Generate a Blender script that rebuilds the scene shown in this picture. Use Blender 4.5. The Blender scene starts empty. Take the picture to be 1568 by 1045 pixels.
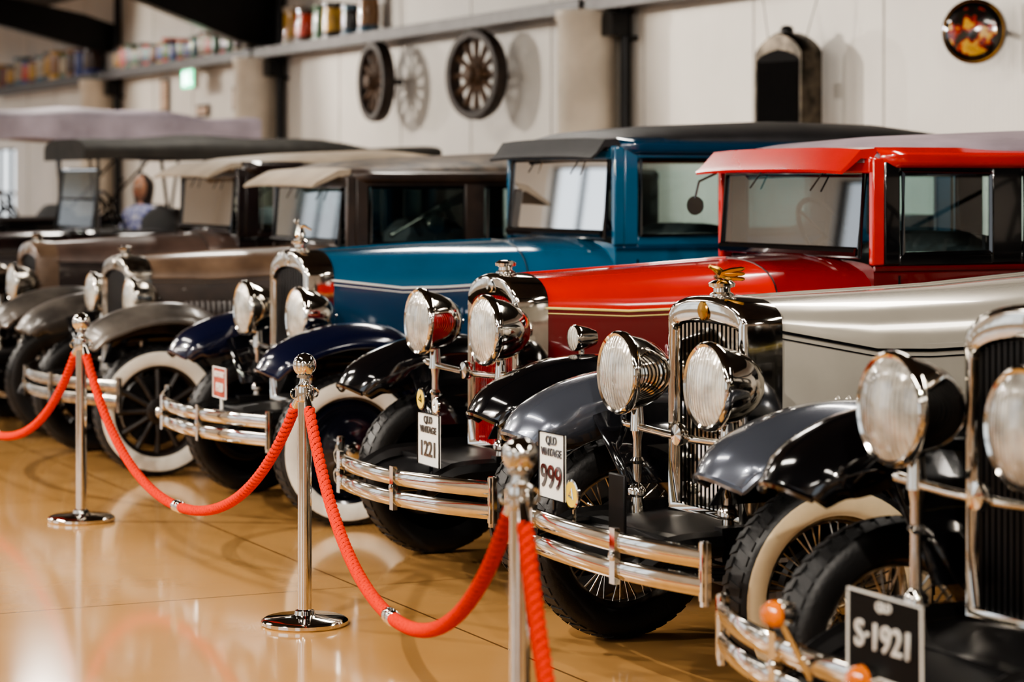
import bpy, bmesh, math, random
from mathutils import Vector, Matrix
random.seed(7)
pi=math.pi
ALPHA=math.radians(25)
scene=bpy.context.scene
# ------------------------------------------------------------------ materials
def lin(c):
    return tuple(((x/255)/12.92 if x/255<=.04045 else ((x/255+.055)/1.055)**2.4) for x in c)+(1,)
def mat(name,rgb,rough=.4,metal=0.,coat=0.,var=0.,vscale=6.,bump=0.,bscale=40.,rgb2=None,spec=.5,rvar=0.):
    m=bpy.data.materials.new(name); m.use_nodes=True
    nt=m.node_tree; b=nt.nodes['Principled BSDF']
    b.inputs['Base Color'].default_value=lin(rgb)
    b.inputs['Roughness'].default_value=rough
    b.inputs['Metallic'].default_value=metal
    b.inputs['Coat Weight'].default_value=coat
    b.inputs['Coat Roughness'].default_value=.04
    b.inputs['Specular IOR Level'].default_value=spec
    tc=nt.nodes.new('ShaderNodeTexCoord')
    n=nt.nodes.new('ShaderNodeTexNoise'); n.inputs['Scale'].default_value=vscale; n.inputs['Detail'].default_value=6
    nt.links.new(tc.outputs['Object'],n.inputs['Vector'])
    if rgb2 is None: rgb2=tuple(x*(1-var) for x in rgb)
    r=nt.nodes.new('ShaderNodeValToRGB')
    r.color_ramp.elements[0].position=.35; r.color_ramp.elements[1].position=.65
    r.color_ramp.elements[0].color=lin(rgb2); r.color_ramp.elements[1].color=lin(rgb)
    nt.links.new(n.outputs['Fac'],r.inputs['Fac']); nt.links.new(r.outputs['Color'],b.inputs['Base Color'])
    if rvar>0:
        mr=nt.nodes.new('ShaderNodeMapRange'); mr.inputs['To Min'].default_value=max(0,rough-rvar); mr.inputs['To Max'].default_value=rough+rvar
        nt.links.new(n.outputs['Fac'],mr.inputs['Value']); nt.links.new(mr.outputs['Result'],b.inputs['Roughness'])
    if bump>0:
        n2=nt.nodes.new('ShaderNodeTexNoise'); n2.inputs['Scale'].default_value=bscale; n2.inputs['Detail'].default_value=4
        nt.links.new(tc.outputs['Object'],n2.inputs['Vector'])
        bp=nt.nodes.new('ShaderNodeBump'); bp.inputs['Strength'].default_value=bump; bp.inputs['Distance'].default_value=.01
        nt.links.new(n2.outputs['Fac'],bp.inputs['Height']); nt.links.new(bp.outputs['Normal'],b.inputs['Normal'])
    return m
def emis(name,rgb,s):
    m=mat(name,rgb,.4); b=m.node_tree.nodes['Principled BSDF']
    b.inputs['Emission Color'].default_value=lin(rgb); b.inputs['Emission Strength'].default_value=s
    return m
CHROME=mat('chrome',(228,223,214),.07,1.,var=.04,vscale=30,rvar=.03)
OLDCHROME=mat('worn_chrome',(190,182,170),.2,1.,var=.3,vscale=25,rvar=.1)
BLACK=mat('black_enamel',(9,9,12),.12,0,coat=1.,var=.2)
PLATEK=mat('black_plate',(8,8,9),.6,var=.2,spec=.2)
RUBBER=mat('tire_rubber',(27,27,28),.5,var=.3,vscale=12,bump=.2,bscale=80,spec=.5)
WHITEW=mat('whitewall',(228,206,168),.5,var=.08,vscale=9)
WHITEW2=mat('whitewall_white',(226,220,207),.5,var=.08,vscale=9)
DARKM=mat('dark_steel',(20,19,20),.38,.4,var=.3)
INTER=mat('interior_leather',(50,41,36),.55,var=.3,vscale=14,bump=.15)
ROOFB=mat('black_leatherette',(30,29,32),.48,var=.25,vscale=10,bump=.35,bscale=160,spec=.4)
ROOFL=mat('faded_roof_fabric',(140,125,134),.45,var=.2,vscale=3,bump=.2,bscale=90)
ROOFC=mat('cream_roof_fabric',(162,147,128),.55,var=.2,vscale=3,bump=.2,bscale=90)
ROOFBR=mat('weathered_brown_roof',(94,80,66),.55,0,0,.5,9.,rgb2=(34,28,24),bump=.2,bscale=90)
CREAM=mat('cream_line',(225,205,120),.4,var=.05)
WOOD=mat('spoke_wood',(30,21,16),.5,coat=.1,var=.4,vscale=20)
GOLD=mat('brass',(200,150,70),.2,1.,var=.2)
ORANGE=mat('amber_lens',(245,125,15),.15,coat=1,var=.2,vscale=30)
WHITE=mat('white_enamel',(232,230,222),.4,var=.05)
REDP=mat('red_plate',(180,70,46),.5,var=.3,vscale=40)
YEL=mat('yellow_badge',(225,190,60),.35,var=.1)
def lensmat():
    m=mat('fluted_headlamp_lens',(244,238,224),.14,.45,coat=1.,var=.35,vscale=9)
    nt=m.node_tree; b=nt.nodes['Principled BSDF']
    tc=nt.nodes.new('ShaderNodeTexCoord'); w=nt.nodes.new('ShaderNodeTexWave'); w.bands_direction='Y'
    w.inputs['Scale'].default_value=18; w.inputs['Distortion'].default_value=1.2
    nt.links.new(tc.outputs['Object'],w.inputs['Vector'])
    bp=nt.nodes.new('ShaderNodeBump'); bp.inputs['Strength'].default_value=.8; bp.inputs['Distance'].default_value=.01
    nt.links.new(w.outputs['Fac'],bp.inputs['Height']); nt.links.new(bp.outputs['Normal'],b.inputs['Normal'])
    return m
LENS=lensmat()
def glassmat(name,tint,fac,rough=.02):
    m=bpy.data.materials.new(name); m.use_nodes=True; nt=m.node_tree
    for n in list(nt.nodes): nt.nodes.remove(n)
    o=nt.nodes.new('ShaderNodeOutputMaterial'); mx=nt.nodes.new('ShaderNodeMixShader')
    t=nt.nodes.new('ShaderNodeBsdfTransparent'); g=nt.nodes.new('ShaderNodeBsdfGlossy'); g.inputs['Roughness'].default_value=rough
    n=nt.nodes.new('ShaderNodeTexNoise'); n.inputs['Scale'].default_value=2.5
    r=nt.nodes.new('ShaderNodeValToRGB'); r.color_ramp.elements[0].color=lin(tint); r.color_ramp.elements[1].color=lin(tuple(min(255,x+12) for x in tint))
    nt.links.new(n.outputs['Fac'],r.inputs['Fac']); nt.links.new(r.outputs['Color'],t.inputs['Color'])
    lw=nt.nodes.new('ShaderNodeLayerWeight'); lw.inputs['Blend'].default_value=.3
    ad=nt.nodes.new('ShaderNodeMath'); ad.operation='ADD'; ad.inputs[1].default_value=fac; ad.use_clamp=True
    nt.links.new(lw.outputs['Fresnel'],ad.inputs[0]); nt.links.new(ad.outputs[0],mx.inputs[0])
    nt.links.new(t.outputs[0],mx.inputs[1]); nt.links.new(g.outputs[0],mx.inputs[2]); nt.links.new(mx.outputs[0],o.inputs[0])
    return m
GLASS=glassmat('car_glass',(200,216,216),.04)
GLASSW=glassmat('windshield_safety_glass',(120,152,164),.26)
GLASST=glassmat('old_windshield_glass',(110,118,116),.0,.15)
# ------------------------------------------------------------------ mesh builder
class MB:
    def __init__(s): s.v=[]; s.f=[]; s.m=[]
    def add(s,vs,fs,mi=0):
        o=len(s.v); s.v+= [tuple(v) for v in vs]
        for k,f in enumerate(fs):
            s.f.append(tuple(i+o for i in f)); s.m.append(mi[k] if isinstance(mi,(list,tuple)) else mi)
        return s
    def box(s,c,d,mi=0,rot=None):
        vs=[]
        for x in(-.5,.5):
            for y in(-.5,.5):
                for z in(-.5,.5):
                    p=Vector((x*d[0],y*d[1],z*d[2]))
                    if rot is not None: p=rot@p
                    vs.append(p+Vector(c))
        return s.add(vs,[(0,1,3,2),(4,6,7,5),(0,4,5,1),(2,3,7,6),(0,2,6,4),(1,5,7,3)],mi)
    def loft(s,rings,closed=True,cap=True,mi=0):
        n=len(rings[0]); vs=[p for r in rings for p in r]; fs=[];ms=[]
        for i in range(len(rings)-1):
            for j in range(n if closed else n-1):
                k=(j+1)%n
                fs.append((i*n+j,i*n+k,(i+1)*n+k,(i+1)*n+j)); ms.append(mi(i,j) if callable(mi) else mi)
        if cap and closed:
            e=(len(rings)-1)*n
            fs.append(tuple(range(n))); ms.append(mi(0,0) if callable(mi) else mi)
            fs.append(tuple(range(e,e+n))); ms.append(mi(0,0) if callable(mi) else mi)
        return s.add(vs,fs,ms)
    def lathe(s,prof,o,axis,n=32,mi=0,cap=False):
        a=Vector(axis).normalized(); b=a.orthogonal().normalized(); c=a.cross(b); o=Vector(o)
        rings=[]
        for r,h in prof:
            rings.append([o+a*h+(b*math.cos(2*pi*k/n)+c*math.sin(2*pi*k/n))*max(r,1e-4) for k in range(n)])
        f=(lambda i,j:mi[i]) if isinstance(mi,(list,tuple)) else mi
        return s.loft(rings,True,cap,f)
    def tube(s,path,r,n=8,mi=0,cap=True,closed=False):
        P=[Vector(p) for p in path]; rings=[]; b=None; L=len(P)
        for i,p in enumerate(P):
            if closed: t=(P[(i+1)%L]-P[i-1])
            else: t=(P[min(i+1,L-1)]-P[max(i-1,0)])
            t.normalize()
            b=t.orthogonal().normalized() if b is None else (b-t*b.dot(t)).normalized()
            c=t.cross(b); rr=r[i] if isinstance(r,(list,tuple)) else r
            rings.append([p+(b*math.cos(2*pi*k/n)+c*math.sin(2*pi*k/n))*rr for k in range(n)])
        if closed: rings.append(rings[0]); cap=False
        return s.loft(rings,True,cap,mi)
    def obj(s,name,parent,mats,angle=35,bevel=0,solid=0,sub=0,loc=None,rotz=None):
        me=bpy.data.meshes.new(name); me.from_pydata(s.v,[],s.f)
        for m in mats: me.materials.append(m)
        me.polygons.foreach_set('material_index',s.m); me.update()
        bm=bmesh.new(); bm.from_mesh(me); bmesh.ops.recalc_face_normals(bm,faces=bm.faces); bm.to_mesh(me); bm.free()
        me.shade_smooth(); me.set_sharp_from_angle(angle=math.radians(angle))
        o=bpy.data.objects.new(name,me); scene.collection.objects.link(o)
        if parent: o.parent=parent
        if loc: o.location=loc
        if rotz is not None: o.rotation_euler=(0,0,rotz)
        if solid: md=o.modifiers.new('s','SOLIDIFY'); md.thickness=solid; md.offset=0
        if bevel: md=o.modifiers.new('b','BEVEL'); md.width=bevel; md.segments=2; md.limit_method='ANGLE'
        if sub: md=o.modifiers.new('u','SUBSURF'); md.levels=sub; md.render_levels=sub
        return o
def empty(name,loc=(0,0,0),rotz=0):
    e=bpy.data.objects.new(name,None); scene.collection.objects.link(e); e.location=loc; e.rotation_euler=(0,0,rotz); e.empty_display_size=.2
    return e
def text(name,body,size,loc,rot,parent,m,ext=.002):
    c=bpy.data.curves.new(name,'FONT'); c.body=body; c.size=size; c.extrude=ext; c.align_x='CENTER'; c.align_y='CENTER'; c.offset=size*.012
    c.materials.append(m); o=bpy.data.objects.new(name,c); scene.collection.objects.link(o)
    o.parent=parent; o.location=loc; o.rotation_euler=rot; return o
def catmull(pts,n=4):
    out=[]; L=len(pts)
    for i in range(L-1):
        p0=pts[max(i-1,0)];p1=pts[i];p2=pts[i+1];p3=pts[min(i+2,L-1)]
        for k in range(n):
            t=k/n
            out.append(tuple(.5*((2*b)+(-a+c)*t+(2*a-5*b+4*c-d)*t*t+(-a+3*b-3*c+d)*t**3) for a,b,c,d in zip(p0,p1,p2,p3)))
    out.append(tuple(pts[-1])); return out
MID=4
def outline(w,z0,zs,zt,p=2.4,n=9):
    pts=[]
    for i in range(MID): pts.append((-w,z0+(zs-z0)*i/MID))
    for i in range(2*n+1):
        th=pi-i*pi/(2*n); c=math.cos(th); sn=max(0,math.sin(th))
        pts.append((w*math.copysign(abs(c)**(2/p),c),zs+(zt-zs)*sn**(2/p)))
    for i in range(MID-1,-1,-1): pts.append((w,z0+(zs-z0)*i/MID))
    return pts
def ztop(y,w,zs,zt,p):
    q=min(1,abs(y)/w); return zs+(zt-zs)*(1-q**p)**(1/p)
def interp(ks,x):
    if x<=ks[0][0]: return ks[0][1]
    for (a,b),(c,d) in zip(ks,ks[1:]):
        if x<=c: return b+(d-b)*(x-a)/(c-a)
    return ks[-1][1]
# ------------------------------------------------------------------ car parts
def wheel(par,name,x,y,side,style,wall,spokemat,R=.37,turn=0):
    m=MB(); ax=Vector((0,side,0)); o=Vector((x,y,R))
    prof=[(.262,-.052),(.285,-.066),(.33,-.07),(.352,-.062),(.363,-.045),(.366,0),(.363,.045),(.352,.062),(.341,.069),(.33,.0715),(.285,.069),(.27,.058),(.262,.05),(.25,.045),(.235,.02),(.235,-.03),(.25,-.045),(.262,-.052)]
    k=R/.37; prof=[(r*k,h) for r,h in prof]
    w1=1 if wall else 0
    mm=[0]*8+[w1]*4+[2]*5
    m.lathe(prof,o,ax,56,mm)
    N=46
    for q in range(N):
        a=2*pi*q/N
        for sg in(-1,1):
            vs=[]
            for h,da in((.006,0),(.056,.045)):
                for db in(0,.085):
                    for r in((.36,.374) if h<.03 else (.352,.362)):
                        an=a+da+db+(0.06 if sg>0 else 0)
                        vs.append(o+ax*h*sg+Vector((math.cos(an),0,math.sin(an)))*r*k)
            m.add(vs,[(0,1,3,2),(4,6,7,5),(0,4,5,1),(2,3,7,6),(0,2,6,4),(1,5,7,3)],0)
    if style=='wire':
        for q in range(44):
            a=2*pi*q/44; b=a+(.28 if q%2 else -.28); h0=.06 if q%4<2 else -.03
            m.tube([o+ax*h0+Vector((math.cos(a),0,math.sin(a)))*.05,o+ax*.0+Vector((math.cos(b),0,math.sin(b)))*.24*k],.0035,5,2,False)
        m.lathe([(.001,-.06),(.05,-.06),(.055,.04),(.045,.07),(.04,.085)],o,ax,20,2)
    elif style=='wood':
        for q in range(12):
            a=2*pi*q/12; u=Vector((math.cos(a),0,math.sin(a)))
            m.tube([o+ax*.02+u*.04,o+ax*.02+u*.14,o+ax*.01+u*.24*k],[.022,.017,.02],8,2)
        m.lathe([(.001,-.06),(.07,-.06),(.075,.045),(.05,.06),(.04,.085)],o,ax,20,2)
        m.lathe([(.001,-.02),(.2*k,-.02),(.2*k,-.07)],o,ax,28,4)
    else:
        m.lathe([(.24*k,.02),(.22,.045),(.17,.035),(.13,.055),(.08,.07),(.05,.08),(.001,.085)],o,ax,40,2)
    m.lathe([(.042,.08),(.046,.095),(.04,.115),(.02,.125),(.001,.127)],o,ax,24,3)
    m.lathe([(.001,-.075),(.15,-.075),(.155,-.03),(.12,-.02),(.001,-.02)],o,ax,28,4)
    return m.obj(name,par,[RUBBER,wall or RUBBER,spokemat,CHROME,DARKM],40)
def fender(par,name,path,yc,side,hw,mt,lip=.055,val=.12,taper=True):
    P=catmull(path,5); rings=[]; L=len(P)
    for i,(x,z) in enumerate(P):
        a=P[max(i-1,0)]; b=P[min(i+1,L-1)]; t=Vector((b[0]-a[0],b[1]-a[1])); t.normalize(); nx,nz=-t[1],t[0]
        f=i/(L-1); w=hw*(1 if not taper else min(1,.80+f*1.9))
        ring=[]
        for q,d in((-1.0,val+.02),(-1.0,val*.5),(-.98,.03),(-.8,.0),(-.5,-.03),(-.15,-.045),(.2,-.045),(.5,-.03),(.78,-.0),(.95,.025),(1.,lip),(.985,lip+.012)):
            dd=d*(1 if not taper else min(1,.45+f*3)) if d>0 else d
            ring.append((x-nx*dd,yc+side*q*w,z-nz*dd))
        rings.append(ring)
    m=MB(); m.loft(rings,False,False,0)
    m.tube([r[-2] for r in rings],.008,6,0)
    m.tube([rings[0][k] for k in range(2,len(rings[0])-1)],.008,6,0)
    return m.obj(name,par,[mt],50,solid=.008)
def headlamp(par,name,x,y,z,R=.145,shell=CHROME):
    m=MB(); k=R/.148; o=(x,y,z); ax=(-1,0,0.02)
    m.lathe([(r*k,h*k) for r,h in[(.001,-.185),(.035,-.182),(.075,-.16),(.105,-.12),(.125,-.07),(.136,-.02),(.138,-.008)]],o,ax,40,2)
    m.lathe([(r*k,h*k) for r,h in[(.138,-.01),(.148,-.004),(.151,.008),(.149,.022),(.141,.03),(.132,.026)]],o,ax,40,0)
    m.lathe([(r*k,h*k) for r,h in[(.134,.024),(.11,.036),(.07,.045),(.03,.05),(.001,.051)]],o,ax,40,1)
    m.lathe([(.001,-.2*k),(.012,-.197*k),(.014,-.18*k)],o,ax,12,0)
    m.tube([(x+.06,y,z-R*.75),(x+.06,y,z-R-.06)],[.02,.028],12,0)
    return m.obj(name,par,[CHROME,LENS,shell],40)
def bumper(par,name,mt,w=.84,x0=-.64,x1=-.48,z=.46,gap=.085,h=.062,pw=2.2,yo=0):
    m=MB()
    for zz in(z+gap/2,z-gap/2):
        P=[(x0+(x1-x0)*abs(-1+2*i/22)**pw,(-1+2*i/22)*w+yo,zz) for i in range(23)]; rings=[]
        for p in P:
            p=Vector(p)
            rings.append([p+Vector((.008,0,-h*.5)),p+Vector((-.004,0,-h*.5)),p+Vector((-.014,0,-h*.22)),p+Vector((-.014,0,h*.22)),p+Vector((-.004,0,h*.5)),p+Vector((.008,0,h*.5))])
        m.loft(rings,True,True,0)
    for yy in(-.3,.3):
        xx=x0+(x1-x0)*abs(yy/w)**pw; y2=yy+yo
        m.box((xx-.012,y2,z),(.02,.035,gap+h+.03),0); m.lathe([(.001,.03),(.016,.027),(.018,0)],(xx,y2,z+.0),(-1,0,0),12,0)
        m.tube([(xx,y2,z),(xx+.2,yy*1.05,z+.0),(-.2,yy*1.15,.5)],.016,8,1)
    for sg in(-1,1):
        m.box((x1+.003,sg*w+yo,z),(.03,.024,gap+h+.03),0)
        m.tube([(x1,sg*w+yo,z-gap/2-h*.5-.03),(x1,sg*w+yo,z+gap/2+h*.5+.02)],.014,8,0)
    return m.obj(name,par,[mt,DARKM],40)
def car(name,cx,cy,P,alpha=ALPHA):
    g=P.get
    e=empty(name,(cx,cy,0),alpha)
    top=P['top']; sidem=P['side']; fen=P['fender']; WB=g('WB',3.0); T=.71; R=g('R',.37)
    chrome=g('chrome',CHROME)
    for nm,x,sg in(('wheel_front_left',0,-1),('wheel_front_right',0,1),('wheel_rear_left',WB,-1),('wheel_rear_right',WB,1)):
        st=g('wheel','wire'); wl=g('wall',WHITEW)
        if nm=='wheel_front_right' and 'wall_fr' in P: wl=P['wall_fr']
        wheel(e,nm,x,sg*T,sg,st,wl,g('spoke',DARKM),R)
    m=MB()
    for sg in(-1,1):
        m.box((1.65,sg*.36,.5),(3.7 if WB>2.9 else 3.2,.05,.11),0)
        m.tube(catmull([(-.2,sg*.36,.5),(-.38,sg*.36,.49),(-.5,sg*.36,.43),(-.52,sg*.36,.40)],4),[.045]*5+[.04]*4+[.03]*4,8,0)
        for xc in(0,WB):
            for l in range(4):
                Lh=.5-.09*l
                m.loft([[(xc+t*Lh,sg*.36+dy,.41-.012*l+.05*t*t*(Lh/.5)**2+dz) for dy,dz in((-.022,0),(.022,0),(.022,.009),(-.022,.009))] for t in [k/5-1 for k in range(11)]],True,True,0)
    m.tube([(0,-.66,.37),(0,-.5,.36),(0,-.38,.33),(0,.38,.33),(0,.5,.36),(0,.66,.37)],.028,8,0)
    m.tube([(.14,-.62,.33),(.14,.62,.33)],.012,8,0)
    m.tube([(WB,-.66,.37),(WB,.66,.37)],.045,10,0)
    m.lathe([(.001,-.14),(.1,-.1),(.14,0),(.1,.1),(.001,.14)],(WB,0,.37),(1,0,0),16,0)
    m.box((-.3,0,.49),(.05,.7,.05),0)
    m.box((1.2,0,.55),(1.9,.62,.14),0)
    m.loft([[(x,y,z-.02*abs(y)/.3) for y in(-.33,-.2,0,.2,.33)] for x,z in((-.5,.44),(-.42,.49),(-.25,.53),(-.08,.545),(.05,.55))],False,False,0)
    m.tube([(1.2,.2,.28),(WB+.6,.3,.28)],.03,8,0)
    m.obj('chassis',e,[DARKM],40)
    # radiator
    rw=g('rw',.275); zs=g('rzs',1.18); zt=g('rzt',1.29); z0=.52; pp=g('rp',2.2)
    m=MB()
    def rg(x,w,a,b,c): return [(x,y,z) for y,z in outline(w,a,b,c,pp)]
    m.loft([rg(.10,rw,z0,zs,zt),rg(-.03,rw,z0,zs,zt),rg(-.048,rw-.008,z0+.005,zs,zt-.008),rg(-.055,rw-.022,z0+.02,zs-.005,zt-.025),rg(-.045,rw-.035,z0+.04,zs-.04,zt-.085),rg(.0,rw-.04,z0+.045,zs-.045,zt-.09)],True,False,0)
    m.obj('radiator_shell',e,[g('shell',chrome)],50)
    m=MB(); gi=rw-.038
    m.add([(.0,y,z) for y,z in outline(gi,z0+.04,zs-.04,zt-.09,pp)],[tuple(range(len(outline(1,0,1,2))))],0)
    ns=g('slats',20)
    for k in range(ns):
        y=-gi+2*gi*(k+.5)/ns
        zz=ztop(y,gi,zs-.04,zt-.095,pp)
        m.box((-.018,y,(z0+.04+zz)/2),(.022,gi*2/ns*.5,zz-z0-.04),1)
    m.obj('radiator_grille',e,[DARKM,g('slat',DARKM)],30)
    m=MB()
    m.lathe([(.045,-.02),(.042,.005),(.03,.012),(.03,.025),(.045,.03),(.047,.042),(.035,.05),(.012,.055),(.001,.056)],(.02,0,zt),(0,0,1),24,0)
    orn=g('orn','')
    if orn=='wings':
        for sg in(-1,1):
            for q in range(3):
                m.tube(catmull([(.02,0,zt+.07),(.03,sg*.04,zt+.085-q*.012),(.05,sg*.1,zt+.095-q*.018)],4),[.012]*3+[.01]*3+[.008]*2+[.004],6,1)
        m.tube([(-.03,0,zt+.1),(0,0,zt+.09),(.03,0,zt+.07),(.05,0,zt+.06)],[.006,.012,.014,.006],8,1)
    elif orn=='figure':
        m.tube([(.02,0,zt+.05),(.02,0,zt+.075),(.02,0,zt+.1),(.015,0,zt+.12),(.01,0,zt+.128),(0,0,zt+.145),(0,0,zt+.16)],[.018,.03,.022,.014,.008,.015,.006],10,0)
        for sg in(-1,1): m.tube([(.015,sg*.01,zt+.115),(.03,sg*.04,zt+.12),(.06,sg*.06,zt+.1)],[.01,.01,.004],6,0)
    elif orn=='bar':
        m.tube([(.02,-.06,zt+.045),(.02,.06,zt+.045)],.009,8,0)
    m.lathe([(.001,.006),(.03,.004),(.034,0)],(-.055,0,zt-.05),(-1,0,0),20,g('emb',0))
    m.obj('radiator_cap',e,[chrome,GOLD],40)
    # hood + cowl
    belt=g('belt',1.13); wx=g('wx',1.40); ztb=g('ztb',1.36); hx=g('hx',1.1)
    W=[(.08,rw-.008),(.4*hx/1.1,rw+.05),(.8*hx/1.1,rw+.12),(hx,rw+.19),(wx-.12,.58),(wx,.645)]
    Zt=[(.08,zt-.006),(hx*.55,zt+.022),(hx,ztb-.02),(wx,ztb)]
    Zb=[(.08,zs-.02),(.5,belt+.0),(wx,belt+.05)]
    xs=[.08,.25,.45,.65,.85,hx-.1,hx,hx+.07,wx-.17,wx-.12,wx-.06,wx]; xs=sorted(xs)
    n0=len(outline(1,0,1,2))
    def sec(x,off=0):
        w=interp(W,x)+off; return [(x,y,z) for y,z in outline(w,g('hz0',.58),interp(Zb,x),interp(Zt,x)+off,2.5)]
    m=MB()
    m.loft([sec(x) for x in xs],False,False,lambda i,j:(0 if xs[i]<hx-.001 or not g('cowlm') else 2) if MID<=j<n0-MID-1 else 1)
    m.obj('hood_and_cowl',e,[top,sidem,g('cowlm',top)],50)
    m=MB()
    for sg,jj in((-1,MID),(1,n0-MID-1)):
        m.tube([Vector(sec(x,.002)[jj]) for x in xs[:-1]],.0055,6,0)
        m.tube([Vector(sec(x,.002)[jj])+Vector((0,0,-.022)) for x in xs[:-1]],.0025,6,0)
    m.obj('pinstripe',e,[g('stripe',CREAM)],40)
    m=MB(); jc=n0//2
    m.tube([Vector(sec(x,.001)[jc]) for x in xs if x<=hx],.005,6,0)
    m.tube([Vector(q) for q in sec(hx,.001)],.004,6,1)
    m.obj('hood_hinge',e,[g('hinge',top),DARKM],40)
    lx0,lx1,ln,lz0,lz1=g('louv',(.45,1.0,18,.88,1.02))
    m=MB()
    for sg in(-1,1):
        for k in range(ln):
            x=lx0+(lx1-lx0)*k/(ln-1); w=interp(W,x)
            vs=[]
            for zz,d in((lz0,.0),(lz0+.015,.014),((lz0+lz1)/2,.017),(lz1-.015,.014),(lz1,.0)):
                vs.append([(x-.011,sg*(w-.002),zz),(x+.004,sg*(w+d),zz),(x+.011,sg*(w+d*.8),zz),(x+.012,sg*(w-.002),zz)])
            m.loft(vs,False,False,0)
    m.obj('hood_louvers',e,[sidem],60)
    fz=g('fz',0)
    FP=[(x,z+fz*max(0,min(1,(.8-x)/.5))) for x,z in g('fpath',[(-.42,.75),(-.36,.83),(-.2,.905),(0,.94),(.2,.92),(.38,.81),(.52,.65),(.68,.48),(.85,.375),(1.02,.34)])]
    for sg,nm in((-1,'fender_front_left'),(1,'fender_front_right')):
        fender(e,nm,FP,sg*.715,sg,.17,fen)
    RP=[(x+WB,z) for x,z in[(-.55,.36),(-.48,.5),(-.38,.68),(-.22,.82),(0,.88),(.22,.84),(.4,.7),(.5,.52),(.56,.42)]]
    for sg,nm in((-1,'fender_rear_left'),(1,'fender_rear_right')):
        fender(e,nm,RP,sg*.76,sg,.13,fen,taper=False)
    m=MB()
    for sg in(-1,1):
        m.box(((.98+WB-.5)/2,sg*.74,.335),(WB-.5-.94,.27,.03),0)
        C=catmull(FP,5)
        m.loft([[(x,sg*.55,z-.06),(x,sg*.30,min(z-.06,.62))] for x,z in C][10:],False,False,0)
        m.loft([[(x,sg*.60,.34),(x,sg*(.42),.52),(x,sg*.40,.60)] for x in(.5,1.0,1.6,2.2,WB-.45)],False,False,0)
    m.obj('running_boards',e,[g('apron',BLACK)],40,solid=.006)
    lz=g('lz',1.03); lx=g('lx',-.22); ly=g('ly',.345); LR=g('LR',.145)
    headlamp(e,'headlamp_left',lx,-ly,lz,LR,g('lampshell',chrome)); headlamp(e,'headlamp_right',lx,ly,lz,LR,g('lampshell',chrome))
    m=MB()
    zb=lz-LR-.045
    m.tube(catmull([(-.02,-.62,.86),(lx+.05,-ly-.08,zb+.01),(lx+.06,-ly,zb),(lx+.07,-.1,zb-.01),(lx+.07,.1,zb-.01),(lx+.06,ly,zb),(lx+.05,ly+.08,zb+.01),(-.02,.62,.86)],4),.014,10,0)
    for sg in(-1,1):
        m.tube([(lx+.06,sg*ly,zb),(lx+.06,sg*ly,zb-.05),(lx+.06,sg*ly,.6),(lx+.06,sg*ly,.5)],[.024,.015,.017,.03],12,0)
        m.lathe([(.018,-.012),(.026,0),(.018,.012)],(lx+.06,sg*ly,zb-.12),(0,0,1),14,0)
        m.lathe([(.018,-.03),(.034,-.02),(.034,0),(.018,.02)],(lx+.06,sg*ly,.6),(0,0,1),14,0)
    m.lathe([(.001,.02),(.035,.015),(.04,0),(.035,-.015),(.001,-.02)],(lx+.055,0,zb),(-1,0,0),20,0)
    m.obj('lamp_bar',e,[chrome],40)
    if g('bump',True): bumper(e,'front_bumper',g('bumpmat',chrome),w=g('bw',.82),x0=g('bx0',-.63),x1=g('bx1',-.48),z=g('bz',.46),yo=g('byo',0))
    kind=g('kind','sedan'); XR=g('XR',3.9); hw=.655; zbelt=ztb-.02
    m=MB()
    bs=[(wx-.005,.645,zbelt),(wx+.2,hw,zbelt),((wx+XR)/2-.2,hw+.02,zbelt),(XR-.7,hw+.01,zbelt),(XR-.25,hw-.05,zbelt),(XR-.07,hw-.12,zbelt-.03),(XR,hw-.22,zbelt-.1)]
    rr=[]
    for x,w,zz in bs:
        o=outline(w,.5,zz-.06,zz,4)
        o=[(y*(.93 if k in(0,n0-1) else 1),z) for k,(y,z) in enumerate(o)]
        rr.append([(x,y,z) for y,z in o])
    m.loft(rr,True,True,lambda i,j:(2 if MID+3<=j<n0-MID-4 else (1)) )
    m.obj('body_lower',e,[top,g('bodym',sidem),INTER],45)
    m=MB()
    for sg in(-1,1):
        for zz,r in((zbelt-.035,.012),(belt+.05,.009)):
            m.tube([(x,sg*(w+.004),zz) for x,w,_ in bs[:5]],r,6,0)
        for xx in(wx+.12,wx+.82,wx+.9,wx+1.6):
            m.box((xx,sg*(interp([(b[0],b[1]) for b in bs],xx)+.001),.9),(.008,.01,.75),1)
        for xx in (wx+.76,wx+1.54):
            m.tube([(xx,sg*.67,1.08),(xx,sg*.72,1.08),(xx-.09,sg*.72,1.07)],.01,8,2)
    m.obj('body_mouldings',e,[g('mould',BLACK),DARKM,chrome],40)
    zh=g('zh',1.74); rt=g('rt',1.88)
    if kind=='sedan':
        ws=g('wins',[(wx+.12,wx+.76),(wx+.86,wx+1.5),(wx+1.66,wx+2.05)])
        m=MB(); pm=P['pillar']; zb0=zbelt-.02
        for sg in(-1,1):
            y=sg*.645; x0=wx-.02
            for a,b in list(ws)+[(XR-.12,XR)]:
                if x0<wx:
                    m.box((x0+.03,y,(zb0+zh+.03)/2),(.06,.037,zh+.03-zb0),1); x0+=.06
                m.box(((x0+a)/2,y,(zb0+zh+.03)/2),(a-x0,.035,zh+.03-zb0),0); x0=b
            for a,b in ws:
                m.box(((a+b)/2,y,zh+.005),(b-a+.01,.034,.07),0); m.box(((a+b)/2,y,zbelt+.0),(b-a+.01,.034,.05),0)
        m.box((XR-.12,0,zb0+.07),(.035,1.26,.14),0); m.box((XR-.12,0,zh),(.035,1.26,.12),0)
        for yy in(-.45,.45): m.box((XR-.12,yy,(zb0+zh)/2),(.034,.38,zh-zb0),0)
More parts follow.
